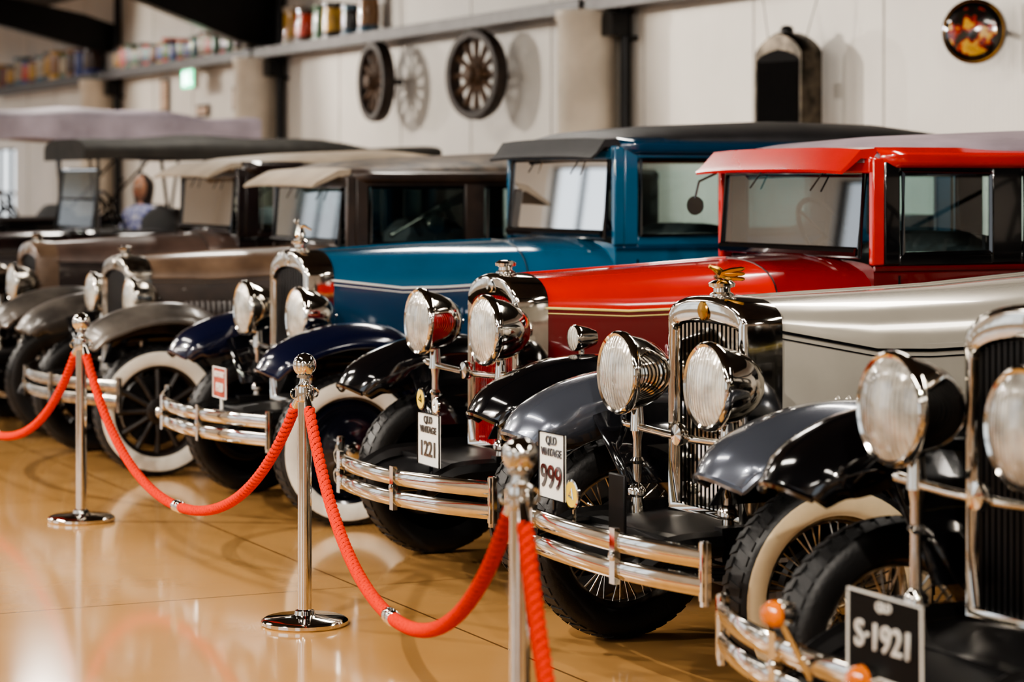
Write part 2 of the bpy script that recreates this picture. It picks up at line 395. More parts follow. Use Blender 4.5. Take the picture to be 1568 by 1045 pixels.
        m.box((wx+.0,0,zh+.0),(.05,1.28,.07),1)
        m.obj('cabin_pillars',e,[pm,g('post',pm)],30,bevel=.008)
        m=MB()
        for sg in(-1,1):
            for a,b in ws:
                y=sg*.665; q=.012
                m.tube([(a+q,y,zbelt+.03),(a+q,y,zh-.035),(b-q,y,zh-.035),(b-q,y,zbelt+.03)],.013,4,0,closed=True)
        a=.585
        m.tube([(wx-.04,-a,ztb+.0),(wx-.01,-a,zh-.03),(wx-.01,a,zh-.03),(wx-.04,a,ztb+.0)],.015,6,0,closed=True)
        m.tube([(wx-.045,-.58,ztb+.015),(wx-.045,.58,ztb+.015)],.022,8,0)
        m.tube([(wx-.03,-.28,zh-.03),(wx-.045,-.2,zh-.11)],.004,5,0); m.tube([(wx-.03,.25,zh-.03),(wx-.045,.32,zh-.10)],.004,5,0)
        m.obj('window_frames',e,[g('frame',BLACK)],40)
        m=MB()
        for sg in(-1,1):
            for a,b in ws: m.add([(a,sg*.64,zbelt),(b,sg*.64,zbelt),(b,sg*.64,zh),(a,sg*.64,zh)],[(0,1,2,3)],0)
        m.add([(wx-.04,-.585,ztb),(wx-.01,-.585,zh-.03),(wx-.01,.585,zh-.03),(wx-.04,.585,ztb)],[(0,1,2,3)],1)
        m.obj('window_glass',e,[GLASS,GLASSW],30)
        rs=[(wx-.03,.60,zh+.055),(wx+.02,.64,zh+.085),(wx+.15,.665,rt-.03),(wx+.5,.67,rt),(wx+1.2,.675,rt+.03),(XR-.6,.67,rt+.02),(XR-.25,.64,rt-.02),(XR-.1,.6,zh+.08),(XR-.07,.56,zh+.04)]
        m=MB(); rings=[[(x,y,z) for y,z in outline(w,zh+.01,zh+.035,zz,2.6)] for x,w,zz in rs]
        m.loft(rings,True,True,lambda i,j:1 if j>=n0-1 else 0)
        m.obj('roof',e,[g('roof',ROOFB),INTER],45)
        m=MB()
        for sg in(-1,1): m.loft([[(x,sg*(w+.004),zh-.01),(x,sg*(w+.016),zh+.02),(x,sg*(w+.018),zh+.045),(x,sg*(w-.03),zh+.075)] for x,w,zz in rs[1:]],False,False,0)
        m.obj('drip_rail',e,[g('rail',pm)],40,solid=.006)
        if g('visor',1)!=0:
            vr=[]; vl=g('vlen',.2)
            for q in [k/8*2-1 for k in range(9)]:
                y=q*.63; dz=-.012*abs(q)**3
                vr.append([(wx+.02,y,zh+.085+dz),(wx-.06,y,zh+.08+dz),(wx-vl,y,zh+.01+dz),(wx-vl-.03,y,zh-.015+dz),(wx-vl-.025,y,zh-.027+dz),(wx-.06,y,zh+.04+dz),(wx+.02,y,zh+.04+dz)])
            m=MB(); m.loft(vr,True,True,0); m.obj('sun_visor',e,[g('visor',pm)],30)
    else:
        m=MB(); th=g('th',1.9); tk=g('tk',.1); rs=[]
        for k in range(17):
            f=k/16; x=wx-.15+(XR-.1-wx+.15)*f; s=.025*math.sin(f*pi*3)**2
            rs.append((x,.68,th+.09*math.sin(pi*min(1,f*1.15+.08))**.5 - s,s))
        m.loft([[(x,y,z) for y,z in outline(w,th-tk+s,th-.06,zz,2.8)] for x,w,zz,s in rs],True,True,0); m.obj('folding_top',e,[g('roof',ROOFL)],40)
        m=MB()
        for sg in(-1,1):
            for xx,x2 in((wx-.02,wx-.02),(wx+1.0,wx+.9),(wx+1.75,wx+1.9),(XR-.15,XR-.25)):
                m.tube([(xx,sg*.63,zbelt-.05),(x2,sg*.64,th-.05)],.016,8,0)
            m.tube([(wx+1.0,sg*.63,zbelt),(wx+1.9,sg*.64,th-.06)],.012,8,0)
        a=.6; wt=min(th-.09,ztb+.5)
        m.tube([(wx-.06,-a,ztb),(wx+.0,-a,wt),(wx+.0,a,wt),(wx-.06,a,ztb)],.018,6,0,closed=True)
        m.tube([(wx-.03,-a,(ztb+wt)/2),(wx-.03,a,(ztb+wt)/2)],.012,6,0)
        m.obj('top_bows',e,[g('frame',BLACK)],40)
        m=MB(); m.add([(wx-.06,-a,ztb),(wx+.0,-a,wt),(wx+.0,a,wt),(wx-.06,a,ztb)],[(0,1,2,3)],0)
        m.obj('windshield_glass',e,[GLASST],30)
    m=MB()
    for xx in(wx+.75,wx+1.75):
        if xx>XR-.3: continue
        m.loft([[(xx+dx,q*.52,z) for dx,z in((-.07,1.1),(-.06,1.38-.04*abs(q)**4),(-.02,1.45-.06*abs(q)**4),(.05,1.45-.06*abs(q)**4),(.08,1.36),(.09,1.1))] for q in [k/8*2-1 for k in range(9)]],True,True,0)
    m.obj('seats',e,[INTER],60)
    m=MB(); c=Vector((wx+.36,.3,1.42)); ax=Vector((1,0,.55)).normalized(); u=Vector((0,1,0)); v=ax.cross(u)
    m.tube([c+(u*math.cos(a)+v*math.sin(a))*.2 for a in [2*pi*k/28 for k in range(28)]],.012,8,0,closed=True)
    for k in range(4):
        a=pi/4+k*pi/2; m.tube([c,c+(u*math.cos(a)+v*math.sin(a))*.2],.008,6,0)
    m.tube([c,c-ax*.35],.018,8,0); m.obj('steering_wheel',e,[BLACK],40)
    return e
def paint(n,rgb,rough=.18,metal=0.,coat=1.,var=.08,**k): return mat(n,rgb,rough,metal,coat,var,3.,**k)
RED=paint('bright_red_paint',(192,26,15)); MAROON=paint('maroon_paint',(94,10,14)); DRED=paint('deep_red_paint',(128,13,14))
BLUE=paint('teal_blue_paint',(10,80,112)); BLUED=paint('deep_blue_paint',(8,52,80)); NAVY=paint('navy_paint',(9,14,38)); NAVYD=paint('dark_navy_disc',(8,10,22))
BEIGE=paint('silver_beige_paint',(182,176,164),.24,.4); GREYM=paint('grey_metallic_paint',(84,89,100),.25,.6)
BROWNT=mat('faded_taupe_paint',(116,94,76),.3,.1,.5,.3,4.,rgb2=(80,62,49)); BROWNS=mat('faded_brown_paint',(54,39,30),.4,0,.3,.4,5.)
DUSTY=mat('dusty_grey_paint',(98,92,86),.35,.2,.4,.4,4.,rgb2=(48,44,41))
PINK=mat('faded_mauve_paint',(96,76,68),.4,.1,.3,.3,4.); WINE=mat('dark_wine_paint',(36,22,20),.25,0,.8,.3,4.)
RADR=paint('radiator_red',(140,12,14))

red=car('vintage_sedan',-.045,10.3,dict(top=RED,cowlm=DRED,side=MAROON,bodym=MAROON,fender=BLACK,pillar=BLACK,post=RED,visor=RED,roof=ROOFL,rail=RED,slat=RADR,wall=None,wheel='disc',spoke=BLACK,louv=(.62,1.02,14,.83,1.0),
    wins=[(1.58,2.06),(2.22,2.8),(2.95,3.4)],wx=1.46,vlen=.13,ztb=1.36,zh=1.75,rt=1.89,emb=0,lz=1.07,orn='bar',wall_fr=None,rw=.25,rzs=1.17,bz=.44,bx0=-.63,bx1=-.42,mould=MAROON))
blue=car('vintage_sedan',-1.11,12.45,dict(top=BLUE,side=BLUED,bodym=BLUE,fender=NAVY,pillar=BLUE,visor=ROOFB,roof=ROOFB,rail=BLUED,slat=DARKM,wall=WHITEW2,wheel='disc',spoke=NAVYD,wall_fr=None,louv=(.75,1.0,8,.97,1.03),
    zh=1.83,rt=1.985,ztb=1.39,rzt=1.33,rzs=1.2,lz=1.01,lx=-.13,ly=.41,orn='figure',lampshell=CHROME,stripe=WHITE,wx=1.52,wins=[(1.64,2.16),(2.28,2.9),(3.05,3.5)],vlen=.11,bz=.49,bx1=-.44,mould=BLUED))
beige=car('vintage_touring_car',.70,8.26,dict(kind='tour',top=BEIGE,side=BEIGE,fender=GREYM,pillar=BEIGE,roof=ROOFB,slat=CHROME,wall=WHITEW,wheel='wire',spoke=OLDCHROME,belt=1.1,rzs=1.20,rzt=1.29,rw=.265,rp=2.4,lz=1.01,ly=.315,lx=-.2,orn='wings',emb=1,
    stripe=BLACK,louv=(.30,.62,9,.86,.96),wx=2.15,hx=1.5,slats=16,XR=4.2,WB=3.3,th=1.8,bx0=-.62,bx1=-.52,bz=.5,ztb=1.38,bw=.70,byo=-.13))
black=car('vintage_sedan',1.36,6.12,dict(top=BLACK,side=BLACK,fender=BLACK,pillar=BLACK,roof=ROOFB,slat=DARKM,wall=WHITEW,wheel='wire',spoke=OLDCHROME,rzt=1.37,rzs=1.25,rw=.3,lz=1.09,lx=-.27,ly=.28,LR=.15,orn='bar',bz=.45,hinge=CHROME,
    fpath=[(-.35,.83),(-.29,.91),(-.14,.985),(.05,1.01),(.24,.97),(.40,.84),(.53,.66),(.68,.48),(.85,.375),(1.02,.34)]))
brown=car('vintage_sedan',-2.33,14.45,dict(top=BROWNT,side=BROWNS,fender=DUSTY,pillar=BROWNS,visor=ROOFC,roof=ROOFBR,slat=DARKM,wall=WHITEW2,wall_fr=None,wheel='wood',spoke=WOOD,rzt=1.24,rzs=1.13,belt=1.1,ztb=1.30,zh=1.68,rt=1.83,wx=1.2,XR=3.4,WB=2.7,
    wins=[(1.32,1.95),(2.08,2.7),(2.8,3.15)],lz=1.0,lx=-.06,ly=.42,LR=.125,chrome=OLDCHROME,shell=OLDCHROME,orn='bar',R=.37,louv=(.3,.62,11,.8,.98),stripe=BROWNT,bw=.9,bx0=-.52,bx1=-.28,bz=.49))
c6=car('vintage_sedan',-3.28,16.6,dict(top=PINK,side=WINE,fender=DUSTY,pillar=WINE,visor=ROOFC,roof=ROOFC,slat=DARKM,wall=None,wheel='wood',spoke=WOOD,rzt=1.27,rzs=1.15,ztb=1.34,zh=1.74,rt=1.88,wx=1.26,XR=3.2,WB=2.6,
    wins=[(1.4,2.0),(2.12,2.7)],lz=1.0,LR=.13,chrome=OLDCHROME,shell=BROWNT,belt=1.12,stripe=WINE))
c7=car('vintage_touring_car',-4.9,20.3,dict(kind='tour',top=WINE,side=WINE,fender=BLACK,pillar=WINE,roof=mat('grey_canvas',(54,52,48),.7,var=.3),wall=None,wheel='wood',spoke=WOOD,ztb=1.28,rzt=1.22,rzs=1.12,belt=1.08,wx=1.3,th=2.0,tk=.14,XR=4.5,chrome=OLDCHROME,WB=3.2,stripe=WINE))
c8=car('vintage_touring_car',-6.45,23.4,dict(kind='tour',top=BLACK,side=BLACK,fender=BLACK,pillar=BLACK,roof=mat('mauve_canvas',(214,200,214),.6,var=.25,vscale=2),wall=None,wheel='wood',spoke=WOOD,ztb=1.35,rzt=1.3,wx=1.3,th=2.34,tk=.26,XR=4.1,chrome=GOLD,stripe=BLACK))
# ---- plates and badges
def plate(par,x,y,z,w,h,bg,fg,lines,name='licence_plate'):
    m=MB(); m.box((x,y,z),(.006,w,h),0); m.tube([(x-.004,y-w/2,z-h/2),(x-.004,y-w/2,z+h/2),(x-.004,y+w/2,z+h/2),(x-.004,y+w/2,z-h/2)],.004,4,1,closed=True)
    m.tube([(x+.008,y,z),(x+.008,y,z-h/2-.06)],.008,6,1)
    m.obj(name,par,[bg,fg],30)
    for t,s,dz in lines: text(name+'_text',t,s,(x-.006,y,z+dz),(pi/2,0,-pi/2),par,fg)
def badge(par,x,y,z,r,m1,m2):
    m=MB(); m.lathe([(r,-.004),(r,.004),(r*.85,.006)],(x,y,z),(-1,0,0),28,0); m.lathe([(r*.85,.006),(.001,.006)],(x,y,z),(-1,0,0),28,1)
    m.lathe([(r*.5,.007),(r*.35,.009),(r*.2,.007)],(x,y,z),(-1,0,0),3,0); m.tube([(x+.006,y,z),(x+.006,y,z-.14)],.006,6,0)
    m.obj('club_badge',par,[m1,m2],30)
plate(red,-.47,-.32,.63,.22,.21,WHITE,BLACK,[('QLD',.042,.08),('VINTAGE',.04,.04),('1221',.088,-.04)])
badge(red,-.47,-.24,.79,.045,BLACK,YEL); badge(red,-.47,-.39,.775,.034,CHROME,WHITE)
plate(beige,-.58,.09,.725,.19,.22,WHITE,BLACK,[('QLD',.04,.085),('VINTAGE',.037,.045),('999',.11,-.04)])
badge(beige,-.57,-.04,.645,.05,CHROME,YEL)
m=MB(); m.box((-.46,-.15,.62),(.012,.11,.2),0); m.tube([(-.45,-.15,.7),(-.45,-.15,.5)],.008,6,0); m.obj('dark_badge_blank',beige,[DARKM],30,bevel=.004)
plate(blue,-.46,-.15,.67,.2,.15,REDP,WHITE,[('ROTARY',.04,.04),('1928',.06,-.025)])
plate(black,-.70,-.31,.63,.30,.19,PLATEK,WHITE,[('QLD',.03,.07),('S\u00b71921',.088,-.005)])
m=MB()
for yy,zz in((.12,.62),(-.26,.53)):
    m.lathe([(.001,-.05),(.025,-.045),(.034,-.02),(.036,0)],(-.73,yy,zz),(-1,0,0),24,1); m.lathe([(.034,0),(.032,.02),(.022,.034),(.001,.038)],(-.73,yy,zz),(-1,0,0),24,0)
    m.tube([(-.71,yy,zz),(-.71,yy,zz-.03),(-.63,yy,.45)],.01,8,1)
m.obj('amber_indicators',black,[ORANGE,CHROME],40)
m=MB(); cl=(.03,-.66,1.05)
m.lathe([(.001,-.09),(.03,-.08),(.045,-.04),(.052,-.005),(.055,.01),(.05,.02)],cl,(-1,0,0),24,0); m.lathe([(.05,.018),(.03,.026),(.001,.028)],cl,(-1,0,0),24,1)
m.tube([(.05,-.66,1.02),(.05,-.66,.95)],.012,8,0); m.obj('fender_lamp',red,[CHROME,LENS],40)
m=MB(); m.tube([(1.42,.64,1.72),(1.37,.72,1.68),(1.36,.74,1.60)],.006,6,0); m.lathe([(.001,-.03),(.025,-.026),(.042,-.012),(.046,.002)],(1.36,.74,1.565),(-.85,-.45,0),24,0); m.lathe([(.045,.002),(.001,.003)],(1.36,.74,1.565),(-.85,-.45,0),24,0)
m.obj('side_mirror',red,[BLACK,CHROME],40)
gun=empty('prop_submachine_gun',(-2.33,14.45,0),ALPHA)
m=MB(); Rg=Matrix.Rotation(math.radians(-28),3,'Y'); c0=Vector((1.78,-.60,1.50))
def gp(x,z,dy=0): return c0+Rg@Vector((x,dy,z))
m.box(c0,(.20,.035,.05),0,Rg); m.tube([gp(-.1,.01),gp(-.3,.01)],.011,8,0); m.tube([gp(-.3,.01),gp(-.33,.01)],.016,8,0)
m.lathe([(.001,-.02),(.055,-.02),(.055,.02),(.001,.02)],gp(-.04,-.07),(0,1,0),24,0)
m.box(gp(-.15,-.04),(.03,.03,.09),1,Rg); m.box(gp(.07,-.06),(.03,.03,.1),1,Rg)
m.add([gp(.1,.02,-.015),gp(.1,-.02,-.015),gp(.3,-.08,-.015),gp(.3,.02,-.015),gp(.1,.02,.015),gp(.1,-.02,.015),gp(.3,-.08,.015),gp(.3,.02,.015)],[(0,1,2,3),(4,5,6,7),(0,1,5,4),(1,2,6,5),(2,3,7,6),(3,0,4,7)],1)
m.tube([c0,c0+Vector((0,.0,-.2))],.006,6,0)
m.obj('gun',gun,[OLDCHROME,WOOD],30,bevel=.003)
# ------------------------------------------------------------------ stanchions and ropes
def stanchion(x,y):
    m=MB()
    m.lathe([(.001,0),(.158,0),(.165,.006),(.165,.018),(.158,.024),(.15,.028),(.06,.034),(.04,.04),(.036,.055),(.0265,.06),(.0265,.845),(.034,.85),(.036,.86),(.036,.895),(.034,.905),(.024,.91),(.019,.925),(.019,.935),(.03,.938),(.03,.945),(.02,.95)],(0,0,0),(0,0,1),40,0)
    m.lathe([(.045*math.sin(a),.985-.045*math.cos(a)) for a in [pi*k/16 for k in range(17)]],(0,0,0),(0,0,1),32,0)
    for k in range(4):
        a=k*pi/2+.4; m.tube([(.036*math.cos(a)+.018*math.cos(a)*math.sin(q)+0, .036*math.sin(a)+.018*math.sin(a)*math.sin(q), .878+.018*math.cos(q)) for q in [pi*j/8 for j in range(9)]],.004,6,0)
    return m.obj('rope_stanchion',None,[CHROME],40,loc=(x,y,0))
S=[(-3.55,14.6),(-2.13,11.95),(-.785,9.15),(.02,6.15),(.42,3.1)]
for s in S: stanchion(*s)
ROPE=mat('red_rope',(220,46,14),.85,var=.12,vscale=200,bump=.3,bscale=400,spec=.12); ROPED=mat('red_rope_groove_shade',(112,13,4),.9,var=.2,vscale=200,spec=.1)  # second red is groove shade painted between strands, not another yarn
for a,b,sag in((S[0],S[1],.57),(S[1],S[2],.6),(S[2],S[3],.56),(S[3],S[4],.66)):
    m=MB(); A=Vector((a[0],a[1],.86)); B=Vector((b[0],b[1],.86)); d=(B-A).normalized(); A+=d*.06; B-=d*.06
    N=640; pts=[]; k=2.0
    for i in range(N+1):
        t=i/N; q=2*t-1
        z=-(math.cosh(k*1)-math.cosh(k*q))/(math.cosh(k)-1)*sag
        p=A.lerp(B,t); p.z+=z; pts.append(p)
    for P0,dr in((pts[0],1),(pts[-1],-1)):
        m.tube([P0-d*dr*.015+Vector((0,0,.015)),P0,P0+(pts[12]-pts[0])*.8 if dr>0 else P0+(pts[-13]-pts[-1])*.8],[.007,.012,.02],10,1)
    body=pts[8:-8]; rings=[]; bb=None; s=0; SS=[]
    for i,p in enumerate(body):
        t=(body[min(i+1,len(body)-1)]-body[max(i-1,0)]).normalized()
        if i: s+=(body[i]-body[i-1]).length
        SS.append(s)
        bb=t.orthogonal().normalized() if bb is None else (bb-t*bb.dot(t)).normalized(); c=t.cross(bb)
        rings.append([p+(bb*math.cos(w)+c*math.sin(w))*.021*(.78+.27*abs(math.cos(1.5*w-s*105))**.6) for w in [2*pi*j/24 for j in range(24)]])
    m.loft(rings,True,True,lambda i,j:2 if abs(math.cos(1.5*2*pi*(j+.5)/24-SS[i]*105))<.32 else 0)
    mid=len(body)//2
    m.tube([body[mid-9],body[mid-8],body[mid-2],body[mid],body[mid+2],body[mid+8],body[mid+9]],[.02,.026,.026,.018,.026,.026,.02],16,1)
    m.obj('red_barrier_rope',None,[ROPE,CHROME,ROPED],75)
# ------------------------------------------------------------------ room
W0=(.74,21.25,0); RZ=ALPHA+pi/2
T0,T1,N1,H=-25.,27.,14.,4.5
def room(mb,name,mats,**k): return mb.obj(name,None,mats,loc=W0,rotz=RZ,**k)
def floormat():
    m=mat('polished_ochre_floor',(200,154,98),.12,0,.35,var=0,vscale=.5,rgb2=(182,136,82),rvar=.04)
    nt=m.node_tree; b=nt.nodes['Principled BSDF']; src=b.inputs['Base Color'].links[0].from_socket
    b.inputs['Coat Roughness'].default_value=.07
    tc=nt.nodes.new('ShaderNodeTexCoord'); br=nt.nodes.new('ShaderNodeTexBrick'); br.offset=0; br.inputs['Scale'].default_value=1
    br.inputs['Brick Width'].default_value=3.2; br.inputs['Row Height'].default_value=3.0; br.inputs['Mortar Size'].default_value=.006; br.inputs['Mortar Smooth'].default_value=.2
    nt.links.new(tc.outputs['Object'],br.inputs['Vector'])
    mx=nt.nodes.new('ShaderNodeMixRGB'); nt.links.new(br.outputs['Fac'],mx.inputs['Fac']); nt.links.new(src,mx.inputs[1]); mx.inputs[2].default_value=lin((110,78,46))
    nt.links.new(mx.outputs[0],b.inputs['Base Color'])
    n=nt.nodes.new('ShaderNodeTexNoise'); n.inputs['Scale'].default_value=1.2; n.inputs['Detail'].default_value=2
    nt.links.new(tc.outputs['Object'],n.inputs['Vector']); bp=nt.nodes.new('ShaderNodeBump'); bp.inputs['Strength'].default_value=.03; bp.inputs['Distance'].default_value=.02
    nt.links.new(n.outputs['Fac'],bp.inputs['Height']); nt.links.new(bp.outputs['Normal'],b.inputs['Normal']); nt.links.new(bp.outputs['Normal'],b.inputs['Coat Normal'])
    return m
m=MB(); m.box(((T0+T1)/2,N1/2,-.05),(T1-T0+.4,N1+.4,.1)); room(m,'floor',[floormat()])
def wallmat(name,rgb):
    m=mat(name,rgb,.5,var=.05,vscale=1.2); nt=m.node_tree; b=nt.nodes['Principled BSDF']
    tc=nt.nodes.new('ShaderNodeTexCoord'); w=nt.nodes.new('ShaderNodeTexWave'); w.bands_direction='X'; w.inputs['Scale'].default_value=6
    nt.links.new(tc.outputs['Object'],w.inputs['Vector']); bp=nt.nodes.new('ShaderNodeBump'); bp.inputs['Strength'].default_value=.3; bp.inputs['Distance'].default_value=.01
    nt.links.new(w.outputs['Fac'],bp.inputs['Height']); nt.links.new(bp.outputs['Normal'],b.inputs['Normal']); return m
WALL=wallmat('white_ribbed_panel',(218,213,205)); SEAM=mat('seam_grey',(184,180,174),.5,var=.1)
def framewin(name,along,fixed,h0,h1,zz0,zz1):
    f=MB()
    for q in range(5):
        u=h0+(h1-h0)*q/4
        c=((u,fixed,(zz0+zz1)/2) if along=='t' else (fixed,u,(zz0+zz1)/2)); f.box(c,(.06,.06,zz1-zz0),0)
    for zq in(zz0,(zz0+zz1)/2,zz1):
        c=(((h0+h1)/2,fixed,zq) if along=='t' else (fixed,(h0+h1)/2,zq)); d=((h1-h0,.06,.06) if along=='t' else (.06,h1-h0,.06)); f.box(c,d,0)
    room(f,name,[DARKM])
m=MB(); wa,wb,wz0,wz1=21.6,24.6,.7,2.25
m.box(((T0+wa)/2,-.1,H/2),(wa-T0,.2,H),0); m.box(((T1+wb)/2,-.1,H/2),(T1-wb,.2,H),0)
m.box(((wa+wb)/2,-.1,wz0/2),(wb-wa,.2,wz0),0); m.box(((wa+wb)/2,-.1,(wz1+H)/2),(wb-wa,.2,H-wz1),0)
t=T0+.7
while t<wa: m.box((t,.003,H/2),(.014,.008,H),1); t+=1.8
room(m,'wall_back',[WALL,SEAM]); framewin('window_back_1','t',-.1,wa,wb,wz0,wz1)
def holewall(name,along,fixed,a0,a1,holes,zz0,zz1,thick=.2):
    m=MB(); x=a0
    def bx(u0,u1,z0,z1):
        if along=='t': m.box(((u0+u1)/2,fixed,(z0+z1)/2),(u1-u0,thick,z1-z0),0)
        else: m.box((fixed,(u0+u1)/2,(z0+z1)/2),(thick,u1-u0,z1-z0),0)
    for h0,h1 in holes:
        bx(x,h0,0,H); bx(h0,h1,0,zz0); bx(h0,h1,zz1,H); x=h1
    bx(x,a1,0,H); room(m,name,[WALL])
    for k,(h0,h1) in enumerate(holes): framewin('window_%s_%d'%(name.split('_')[1],k+1),along,fixed,h0,h1,zz0,zz1)
holewall('wall_front','t',N1+.1,T0,T1,[(-22,-18),(-14,-10),(-6,-2),(2,6),(10,14),(18,22)],.5,3.4)
holewall('wall_left','n',T1+.1,0,N1,[(.6,4),(6,12)],.6,3.0)
m=MB(); m.box((T0-.1,N1/2,H/2),(.2,N1,H)); room(m,'wall_right',[WALL])
m=MB()
for k in range(46):
    t=random.uniform(19,32); n=-random.uniform(3,5); z=random.uniform(.2,2.4); r=random.uniform(.4,.8)
    m.lathe([(r*math.sin(a)*random.uniform(.85,1.1),-r*math.cos(a)) for a in [pi*j/7 for j in range(8)]],(t,n,z),(random.uniform(-.4,.4),random.uniform(-.4,.4),1),10,0)
room(m,'garden_hedge',[mat('foliage',(120,140,60),.8,0,0,.5,3.,rgb2=(60,80,30),bump=.8,bscale=8)])
CEIL=mat('dark_ceiling',(46,42,40),.7,var=.3); STEEL=mat('grey_steel_beam',(86,83,84),.5,.2,var=.2)
m=MB(); m.box(((T0+T1)/2,N1/2,H+.05),(T1-T0+.4,N1+.4,.1)); room(m,'ceiling',[CEIL])
COLM=mat('concrete_column',(220,211,196),.5,var=.1,vscale=3,bump=.1)
cols=[-16.3,-8.3,-.35,8.4,15.4,22.6]
for t in cols[:-1]:
    m=MB(); m.lathe([(.27,0),(.27,.03),(.25,.05),(.25,3.05),(.27,3.08),(.27,3.15)],(t,.27,0),(0,0,1),36,0)
    m.lathe([(.27,3.15),(.001,3.15)],(t,.27,0),(0,0,1),36,0)
    room(m,'round_column',[COLM])
    m=MB(); zl=3.28 if t<10 else 3.55
    m.loft([[(t-.11,.02,zl),(t+.11,.02,zl),(t+.11,.02,3.95),(t-.11,.02,3.95)],[(t-.11,.5,zl+.06),(t+.11,.5,zl+.06),(t+.11,.5,4.1),(t-.11,.5,4.1)],[(t-.11,2.6,4.12),(t+.11,2.6,4.12),(t+.11,2.6,H),(t-.11,2.6,H)],[(t-.11,N1,4.2),(t+.11,N1,4.2),(t+.11,N1,H),(t-.11,N1,H)]],True,True,0)
    room(m,'roof_rafter',[DARKM],angle=30)
    m=MB(); m.tube([(t-.36,.08,0),(t-.36,.08,H)],.05,12,0)
    for z in(.5,1.7,2.9): m.box((t-.36,.04,z),(.16,.08,.04),0)
    m.box((t-.36,.18,3.02),(.2,.16,.2),0)
    room(m,'drain_pipe',[DARKM])
m=MB()
for a,b in zip(cols,cols[1:]):
    c=(a+b)/2; L=b-a-.1
    m.box((c,.16,3.24),(L,.3,.02),0); m.box((c,.31,3.20),(L,.02,.12),0); m.box((c,.16,3.16),(L,.3,.02),0)
room(m,'trim_wall_beam',[STEEL],bevel=.004)
def stein(m,t,n,z,r,h,mi,mj):
    m.lathe([(.001,0),(r,0),(r*1.02,h*.1),(r*.92,h*.2)],(t,n,z),(0,0,1),16,mj)
    m.lathe([(r*.92,h*.2),(r*.95,h*.5),(r*.9,h*.85)],(t,n,z),(0,0,1),16,mi)
    m.lathe([(r*.9,h*.85),(r,h*.9),(r,h),(r*.88,h),(r*.85,h*.3),(.001,h*.28)],(t,n,z),(0,0,1),16,mj)
    m.tube([(t+r*.9,n+.0,z+h*.8),(t+r*1.6,n+.0,z+h*.75),(t+r*1.7,n,z+h*.4),(t+r*.9,n,z+h*.25)],r*.13,6,mj)
SC=[mat('ceramic_%d'%i,c,.3,0,.4,.15,9.) for i,c in enumerate([(30,90,46),(196,150,30),(24,50,140),(190,176,150),(110,46,22),(205,60,24),(70,40,24),(28,28,32),(50,96,120),(150,106,60)])]
for a,b,st,hh,r0 in((5.0,7.75,.46,.42,.15),(8.9,14.75,.31,.34,.11),(16.0,22.0,.5,.44,.16)):
    m=MB(); t=a; last=-1
    while t<b:
        ci=random.choice([q for q in range(10) if q!=last]); last=ci
        stein(m,t+random.uniform(-.03,.03),.17,3.252,random.uniform(.8,1.0)*r0,hh*random.uniform(.75,1.05),ci,random.randrange(10)); t+=st*random.uniform(.88,1.1)
    room(m,'beer_stein_collection',SC)
OR_=mat('old_brown_rim',(52,38,30),.6,var=.4,vscale=15); OS_=mat('old_spoke_wood',(98,70,46),.65,var=.4,vscale=15)
def wallwheel(t,z,r,rot):
    e=empty('wooden_spoke_wheel',(0,0,0),0)
    p=Matrix.Rotation(RZ,4,'Z')@Vector((t,.30,0)); e.location=(p.x+W0[0],p.y+W0[1],z); e.rotation_euler=(0,0,RZ+rot)
    m=MB(); o=Vector((0,0,0)); ax=(0,1,0)
    m.lathe([(r*.8,-.06),(r*.97,-.06),(r,-.03),(r,.04),(r*.97,.07),(r*.82,.07),(r*.78,.03),(r*.78,-.03),(r*.8,-.06)],o,ax,48,0)
    for q in range(12):
        a=2*pi*q/12; u=Vector((math.cos(a),0,math.sin(a))); m.tube([u*r*.15,u*r*.45,u*r*.8],[.035,.026,.034],8,1)
    m.lathe([(.001,-.12),(.07,-.12),(.085,-.06),(r*.26,-.04),(r*.26,.05),(.08,.07),(.075,.11),(.06,.12),(.001,.12)],o,ax,28,1)
    m.tube([(0,-.12,0),(-.29*math.sin(-rot),-.285*math.cos(rot),0)],.03,8,2)
    m.obj('wheel',e,[OR_,OS_,DARKM],40)
wallwheel(1.9,2.69,.43,math.radians(12)); wallwheel(4.45,2.72,.42,math.radians(-2))
e=empty('antique_car_radiator'); p=Matrix.Rotation(RZ,4,'Z')@Vector((-3.68,.30,0)); e.location=(p.x+W0[0],p.y+W0[1],2.08); e.rotation_euler=(0,0,RZ+math.radians(10))
m=MB(); 
def rr2(n,w,a,b,c): return [(y,n,z) for y,z in outline(w,a,b,c,1.5)]
m.loft([rr2(-.10,.27,0,.54,.70),rr2(.07,.27,0,.54,.70),rr2(.09,.255,.01,.54,.685),rr2(.09,.24,.02,.49,.57),rr2(.06,.235,.02,.49,.565)],True,True,0)
m.obj('radiator_housing',e,[mat('aged_nickel',(84,76,66),.3,.9,0,.5,8.)],45)
m=MB(); o2=outline(.237,.02,.49,.568,1.5); m.add([(y,.092,z) for y,z in o2],[tuple(range(len(o2)))],0)
for k in range(20): y=-.215+.43*k/19; m.box((y,.096,.26),(.006,.012,.44),0)
m.obj('radiator_core',e,[mat('core_black',(12,9,9),.8,var=.3,spec=.15)],30)
m=MB(); m.lathe([(.05,0),(.05,.03),(.04,.05),(.02,.06),(.001,.06)],(0,0,.69),(0,0,1),18,0); m.tube([(-.2,0,.62),(-.5,-.1,1.6)],.004,5,0); m.tube([(.2,0,.62),(.5,-.1,1.6)],.004,5,0); m.box((0,-.15,.3),(.1,.1,.1),0)
m.obj('filler_cap',e,[DARKM],40)
e=empty('round_enamel_sign'); p=Matrix.Rotation(RZ,4,'Z')@Vector((-5.88,.22,0)); e.location=(p.x+W0[0],p.y+W0[1],2.665); e.rotation_euler=(0,0,RZ+math.radians(40))
